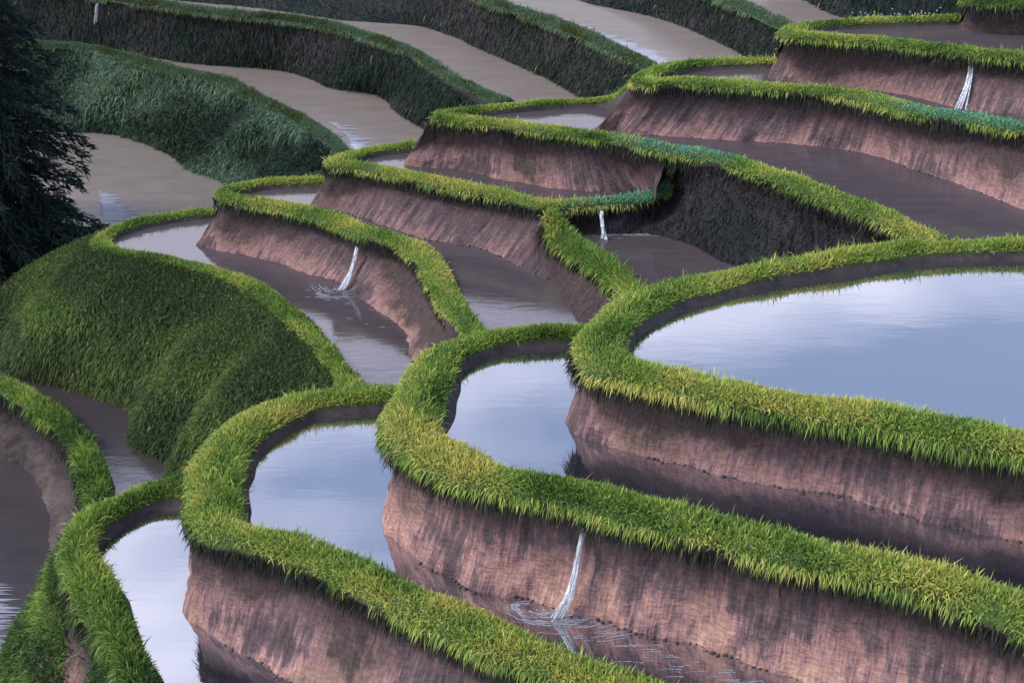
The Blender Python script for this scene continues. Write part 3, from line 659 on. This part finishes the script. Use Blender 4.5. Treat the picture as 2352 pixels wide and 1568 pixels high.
ob, G, O, s = face('earth_wall', [(1400, -110), (1500, -68), (1600, -24), (1660, 2), (1715, 26), (1762, 50), (1795, 75), (1845, 115)],
     [(1230, -40), (1326, 0), (1400, 18), (1484, 35), (1568, 61), (1638, 91), (1708, 117), (1800, 155)],
     LV['V5'], LV['V4'], SOIL_DARK, 'dark far wall at the top beside the pale tan strip, right of the middle', 'earth wall', GW, step=0.18, rough=0.09, recess=0.02, tuck=0.12, seed=153.0)
turf(ob, G, O, s, 260, 0.17, 0.026, dict(dead=0.1, bias=-0.15, scale=0.35, amp=1.4, lo='deep', base='dusk', hi='mauve', top='mauve'), 214.0, droop=(0.8, 1.6), lift=0.25)
ob, G, O, s = face('earth_wall', [(1780, -330), (1900, -282), (2000, -260), (2200, -250), (2500, -240)],
     [(1760, -50), (1848, 0), (1900, 27), (1960, 46), (2100, 62), (2500, 90)],
     -4.5, LV['V5'], SOIL_DARK, 'dark far wall behind the flowered bund at the top right', 'earth wall', GW, step=0.25, seed=155.0)
turf(ob, G, O, s, 260, 0.17, 0.026, dict(dead=0.1, bias=-0.15, scale=0.35, amp=1.4, lo='deep', base='dusk', hi='mauve', top='mauve'), 207.0, droop=(0.8, 1.6), lift=0.25)
def sliver(z, left, right, y0, y1, jl, jr, dy=2.2):
    # shallow water on the mud, its sky reflection painted as a pale streaky colour
    V = []; F = []
    y = y0
    while y < y1:
        a = np.interp(y, [p[1] for p in left], [p[0] for p in left]) + rng.normal(0, jl)
        b = np.interp(y, [p[1] for p in right], [p[0] for p in right]) - abs(rng.normal(0, jr)) * (1 if rng.random() < 0.8 else -0.8)
        if b > a + 2:
            h = dy * rng.uniform(0.7, 1.0)
            q = [at(a, y + h * 0.5, z), at(a + (b - a) * 0.15, y, z), at(b - (b - a) * 0.2, y + h * 0.2, z), at(b, y + h * 0.6, z), at(b - (b - a) * 0.25, y + h, z), at(a + (b - a) * 0.15, y + h, z)]
            o = len(V); V += q; F.append(tuple(range(o + 5, o - 1, -1)))
        y += dy
    ob = new_mesh('water', V, F, SKY_PALE, smooth_shade=False); ob['kind'] = 'structure'
    for p in ob.data.polygons:
        if p.normal.z < 0: p.flip()
sliver(LV['V1'] + 0.012, [(225, 430), (228, 505)], [(244, 436), (285, 458), (325, 482), (335, 505)], 438, 504, 2, 14)
sliver(LV['V2'] + 0.012, [(740, 270), (785, 300), (800, 322), (806, 350)], [(770, 270), (806, 300), (846, 318), (880, 340)], 280, 346, 2, 16)
sliver(LV['V4'] + 0.012, [(1318, 50), (1385, 84), (1430, 108), (1475, 132), (1500, 150)], [(1322, 50), (1425, 82), (1478, 102), (1525, 122), (1552, 140)], 54, 146, 2, 10, 1.8)
sliver(LV['V5'] + 0.012, [(1755, 32), (1805, 62)], [(1765, 32), (1815, 48), (1838, 60)], 34, 62, 1, 6, 1.6)
sliver(LV['L2'] + 0.012, [(-100, 1300), (-100, 1660)], [(30, 1320), (42, 1400), (30, 1600)], 1338, 1640, 4, 30, 3.0)
# hillside that closes the view behind and beneath everything
def terrain():
    xs = np.linspace(-400, 400, 81); ys = np.linspace(-200, 600, 81)
    X, Y = np.meshgrid(xs, ys, indexing='ij')
    Z = np.full_like(X, Z0 - 18.2) + np.clip(Y - 52, 0, None) * 0.28 + 1.5 * fbm(X * 0.03, Y * 0.03, 4) * smooth((Y - 55) / 60)
    V = np.stack([X, Y, Z], 2).reshape(-1, 3)
    F = []
    for i in range(80):
        for j in range(80):
            a = i * 81 + j; F.append((a, a + 81, a + 82, a + 1))
    o = new_mesh('ground', V, np.array(F, np.int32), TURF); o['kind'] = 'structure'
terrain()

# ------------------------------------------------------------------ waterfalls
def strand(pts, r0, r1, n=24, seg=6, flat=0.55):
    P, _ = resample(catmull(pts, 8), n=n)
    V = []; F = []
    T = np.gradient(P, axis=0); T /= np.linalg.norm(T, axis=1)[:, None]
    for i in range(n):
        f = i / (n - 1); r = (r0 * (1 - f) + r1 * f) * (0.8 + 0.4 * rng.random())
        a = np.array([1.0, 0, 0]); a -= T[i] * a.dot(T[i]); a /= np.linalg.norm(a); b = np.cross(T[i], a)
        for k in range(seg):
            th = 2 * math.pi * k / seg
            V.append(P[i] + a * r * math.cos(th) + b * r * flat * math.sin(th))
    for i in range(n - 1):
        for k in range(seg):
            F.append((i * seg + k, i * seg + (k + 1) % seg, (i + 1) * seg + (k + 1) % seg, (i + 1) * seg + k))
    return V, F

def waterfall(px, zt, zb, w0, w1, k, r, label, out=0.25, clear=0.03, foam=None, zf=None):
    # a sheaf of strands leaping clear of the wall
    A = at(px[0][0], px[0][1], zt); B = at(px[-1][0], px[-1][1], zb)
    V = []; F = []
    for j in range(k):
        u = (j + 0.5) / k * 2 - 1 + rng.normal(0, 0.12)
        pts = []
        for i, p in enumerate(px):
            f = i / (len(px) - 1); z = zt * (1 - f ** 1.3) + zb * f ** 1.3
            # keep the strand in the vertical sheet between the lip and the foot
            h = A[1] * (1 - f) + B[1] * f
            q = at(p[0], p[1], zt); sc = (h) / q[1]
            X = q[0] * sc; Z = Z0 + (q[2] - Z0) * sc
            wv = (w0 * (1 - f) + w1 * f ** 1.6)
            pts.append(np.array([X + u * wv + rng.normal(0, 0.006), h - out * math.sin(math.pi * f) * 0.4 - clear - 0.05 * abs(rng.normal()), max(Z, Z0 + zb + 0.01)]))
        v, f_ = strand(pts, r, r * 0.75)
        o = len(V); V += v; F += [tuple(x + o for x in q) for q in f_]
    ob = new_mesh('waterfall', V, F, WHITE)
    tag(ob, label, 'waterfall', 'thin waterfalls between the terraces')
    if foam:
        fV = []; fF = []
        for (cx, cy, rx, ry, a0, a1, th) in foam:
            a0 += rng.normal(0, 6); m_ = max(5, int(abs(a1 - a0) / 9))
            pts = []
            for t in np.linspace(math.radians(a0), math.radians(a1), m_):
                p = at(cx + rx * math.cos(t) + rng.normal(0, 0.8), cy - ry * math.sin(t) + rng.normal(0, 0.5), zb)
                p[2] = Z0 + zb + 0.006; pts.append(p)
            v, f_ = strand(pts, th * 0.62, th * 0.22, n=m_ * 3, seg=5, flat=0.3)
            o = len(fV); fV += v; fF += [tuple(x + o for x in q) for q in f_]
        f2 = new_mesh('foam', fV, fF, FOAM, ob); f2['kind'] = 'stuff'
    return ob

def ripples(c, n, r0, r1, asp, th, lim, zb):
    out = []
    for i in range(n):
        r = r0 + (r1 - r0) * rng.random() ** 1.3
        a = rng.uniform(*lim); L = rng.uniform(12, 46) * (r0 + 40) / (r + 40) * 1.6
        out.append((c[0] + rng.normal(0, 5), c[1] + rng.normal(0, 3), r, r * asp, a, a + L, th * rng.uniform(0.5, 1.2)))
    return out
fo = ripples((1262, 1400), 95, 14, 130, 0.30, 0.016, (180, 350), 0) + ripples((1290, 1405), 80, 30, 250, 0.28, 0.013, (250, 345), 0)
for i in range(40):
    cx = rng.uniform(1420, 1800); cy = 1452 + (cx - 1420) * 0.32 + abs(rng.normal(0, 30))
    fo.append((cx, cy + 6, rng.uniform(18, 50), rng.uniform(2, 5), rng.uniform(40, 90), rng.uniform(100, 150), 0.012))
for i in range(14):
    fo.append((1200 + rng.normal(0, 10), 1396 + rng.normal(0, 3), rng.uniform(18, 34), rng.uniform(7, 14), rng.uniform(60, 200), rng.uniform(210, 330), 0.012))
waterfall([(1350, 1138), (1340, 1180), (1329, 1235), (1318, 1300), (1302, 1350), (1278, 1404)], LV['T3'], LV['T2'], 0.016, 0.065, 16, 0.009,
          'tallest white waterfall, falling from the long bund into foam in the lower middle', foam=fo, clear=0.12)
fo = ripples((785, 655), 48, 14, 90, 0.34, 0.018, (170, 350), 0)
for i in range(20):
    fo.append((rng.uniform(700, 880), 0, 0, 0, 0, 0, 0)); c = fo.pop()
    cx = c[0]; cy = 640 + (cx - 700) * 0.42 + abs(rng.normal(0, 18)) + 6
    fo.append((cx, cy, rng.uniform(10, 26), rng.uniform(1.5, 4), rng.uniform(40, 90), rng.uniform(100, 150), 0.014))
waterfall([(829, 526), (822, 562), (812, 605), (800, 635), (786, 660)], LV['U2'], LV['U1'], 0.025, 0.09, 12, 0.015,
          'white waterfall falling into the reddish mud pool left of the centre', foam=fo, clear=0.12)
waterfall([(2215, 106), (2208, 150), (2200, 190), (2186, 236)], LV['U6'], LV['U5'], 0.05, 0.10, 9, 0.017,
          'slim white waterfall on the pink wall near the right edge', clear=0.5)
fo = [(1440 + rng.uniform(-70, 60), 539 + abs(rng.normal(0, 4)), rng.uniform(15, 40), 2.0, 50, 130, 0.014) for _ in range(16)]
waterfall([(1380, 474), (1382, 500), (1385, 520), (1386, 537)], LV['U3'], LV['M'], 0.02, 0.07, 4, 0.026,
          'short white trickle dropping into the small grey pool', foam=fo, clear=0.3)
waterfall([(230, 4), (229, 30), (226, 58), (219, 92)], LV['V3'], LV['V2'], 0.02, 0.06, 3, 0.03,
          'faint thin thread of water on the far dark wall at the top left', clear=0.35)

# ------------------------------------------------------------------ the dark conifer
def conifer(x, y, z, H, rad):
    root = bpy.data.objects.new('conifer_tree', None); COL.objects.link(root)
    root.location = (x, y, z); tag(root, 'dark evergreen tree filling the upper left edge', 'tree')
    V = []; F = []; n = 10; rings = 14
    for i in range(rings):
        f = i / (rings - 1); r = 0.28 * (1 - f) + 0.03
        for k in range(n):
            th = 2 * math.pi * k / n
            V.append((r * math.cos(th) * (1 + 0.1 * rng.normal()), r * math.sin(th), f * H))
    for i in range(rings - 1):
        for k in range(n): F.append((i * n + k, i * n + (k + 1) % n, (i + 1) * n + (k + 1) % n, (i + 1) * n + k))
    new_mesh('trunk', V, F, make_plain_earth('bark', (0.02, 0.016, 0.014), (0.06, 0.045, 0.04), 6.0), root)
    RR = []; DD = []; LL = []; BV = []; BF = []
    lv = 36
    for i in range(lv):
        f = 0.03 + 0.95 * i / lv
        nb = int(15 - 7 * f)
        for k in range(nb):
            th = 2 * math.pi * (k + rng.random() * 0.8) / nb + i * 0.7
            L = rad * (1 - f) ** 0.62 * rng.uniform(0.72, 1.1) + 0.25
            d = np.array([math.cos(th), math.sin(th), 0])
            m = 26
            t = np.linspace(0.05, 1, m)
            z0 = f * H
            P = d[None, :] * (L * t)[:, None]; P[:, 2] = z0 + 0.10 * L * t - 0.42 * L * t * t
            o = len(BV)
            for q in range(m):
                r_ = 0.035 * (1 - t[q]) + 0.006; sd = np.array([-d[1], d[0], 0])
                BV += [P[q] + sd * r_, P[q] - sd * r_, P[q] + np.array([0, 0, r_])]
            for q in range(m - 1):
                for e in range(3):
                    BF.append((o + q * 3 + e, o + q * 3 + (e + 1) % 3, o + q * 3 + 3 + (e + 1) % 3, o + q * 3 + 3 + e))
            ns = int(260 * (0.35 + L / rad))
            tt = rng.uniform(0.15, 1.02, ns)
            B = d[None, :] * (L * tt)[:, None]; B[:, 2] = z0 + 0.10 * L * tt - 0.42 * L * tt * tt
            sd = np.array([-d[1], d[0], 0])
            sp = rng.uniform(-1, 1, ns) * 0.5 * (1.15 - tt)
            B = B + sd[None, :] * sp[:, None]; B[:, 2] += -0.25 * np.abs(sp) - rng.uniform(0, 0.22, ns)
            D = d[None, :] * 0.8 + sd[None, :] * np.sign(sp)[:, None] * 0.55 + rng.normal(0, 0.35, (ns, 3)) + np.array([0, 0, -0.15])
            D /= np.linalg.norm(D, axis=1)[:, None]
            RR.append(B); DD.append(D); LL.append(rng.uniform(0.12, 0.28, ns))
    R = np.concatenate(RR); D = np.concatenate(DD); L = np.concatenate(LL); nn = len(R)
    k = smooth(fbm(R[:, 0] * 0.9 + R[:, 1], R[:, 2] * 0.9, 3) + 0.5)[:, None]
    C = (np.array((0.012, 0.022, 0.022)) * (1 - k) + np.array((0.028, 0.055, 0.045)) * k) * rng.uniform(0.7, 1.3, (nn, 1))
    Vv, Ff, Cc = blades(R, D, L, rng.uniform(0.03, 0.06, nn), C, rng.uniform(0.1, 0.5, nn))
    new_mesh('branches', BV, BF, bpy.data.materials['bark'], root)
    new_mesh('crown', Vv, Ff, GRASS, root, False, col=Cc)
    return root
tp = at(-50, 650, -15.0)
conifer(tp[0], tp[1], tp[2] - 0.4, 12.6, 4.05)

# ------------------------------------------------------------------ light
SUN_EL, SUN_AZ = math.radians(42), math.radians(-100)   # azimuth from +Y towards +X
w = bpy.data.worlds.new('World'); scene.world = w; w.use_nodes = True
nt = w.node_tree; nt.nodes.clear()
out = nt.nodes.new('ShaderNodeOutputWorld'); bg = nt.nodes.new('ShaderNodeBackground')
sky = nt.nodes.new('ShaderNodeTexSky'); sky.sky_type = 'NISHITA'; sky.sun_disc = False
sky.sun_elevation = SUN_EL; sky.sun_rotation = SUN_AZ
sky.air_density = 1.0; sky.dust_density = 1.5; sky.ozone_density = 3.0
tc = nt.nodes.new('ShaderNodeTexCoord')
mp = nt.nodes.new('ShaderNodeMapping'); mp.inputs['Scale'].default_value = (1.0, 1.0, 3.2)
nt.links.new(tc.outputs['Generated'], mp.inputs['Vector'])
cn = nt.nodes.new('ShaderNodeTexNoise'); cn.inputs['Scale'].default_value = 2.2; cn.inputs['Detail'].default_value = 5.0
nt.links.new(mp.outputs[0], cn.inputs['Vector'])
# broken cloud, thicker towards the horizon
sx = nt.nodes.new('ShaderNodeSeparateXYZ'); nt.links.new(tc.outputs['Generated'], sx.inputs[0])
mr = nt.nodes.new('ShaderNodeMapRange'); mr.inputs['From Min'].default_value = 0.25; mr.inputs['From Max'].default_value = 0.65
mr.inputs['To Min'].default_value = 0.36; mr.inputs['To Max'].default_value = -0.22
nt.links.new(sx.outputs['Z'], mr.inputs['Value'])
ad = nt.nodes.new('ShaderNodeMath'); ad.operation = 'ADD'; dx = nt.nodes.new('ShaderNodeMath'); dx.operation = 'MULTIPLY_ADD'; nt.links.new(sx.outputs['X'], dx.inputs[0]); dx.inputs[1].default_value = -0.5; nt.links.new(cn.outputs['Fac'], dx.inputs[2])
nt.links.new(dx.outputs[0], ad.inputs[0]); nt.links.new(mr.outputs[0], ad.inputs[1])
cr = nt.nodes.new('ShaderNodeValToRGB'); cr.color_ramp.elements[0].position = 0.46; cr.color_ramp.elements[1].position = 0.78
cr.color_ramp.elements[0].color = (0.10, 0.10, 0.10, 1)
nt.links.new(ad.outputs[0], cr.inputs['Fac'])
mix = nt.nodes.new('ShaderNodeMix'); mix.data_type = 'RGBA'
nt.links.new(cr.outputs['Color'], mix.inputs['Factor'])
nt.links.new(sky.outputs['Color'], mix.inputs['A'])
mix.inputs['B'].default_value = (8.3, 8.2, 9.3, 1)
nt.links.new(mix.outputs['Result'], bg.inputs['Color'])
bg.inputs['Strength'].default_value = 0.15
nt.links.new(bg.outputs[0], out.inputs['Surface'])

sl = bpy.data.lights.new('sun', 'SUN'); sl.energy = 1.5; sl.angle = math.radians(12); sl.color = (1.0, 0.93, 0.85)
so = bpy.data.objects.new('sun', sl); COL.objects.link(so)
dv = Vector((math.sin(SUN_AZ) * math.cos(SUN_EL), math.cos(SUN_AZ) * math.cos(SUN_EL), math.sin(SUN_EL)))
so.rotation_euler = dv.to_track_quat('Z', 'Y').to_euler()
so.location = (0, 0, 60)

scene.view_settings.view_transform = 'Standard'; scene.view_settings.look = 'None'
scene.view_settings.exposure = 0.66; scene.view_settings.gamma = 1.0
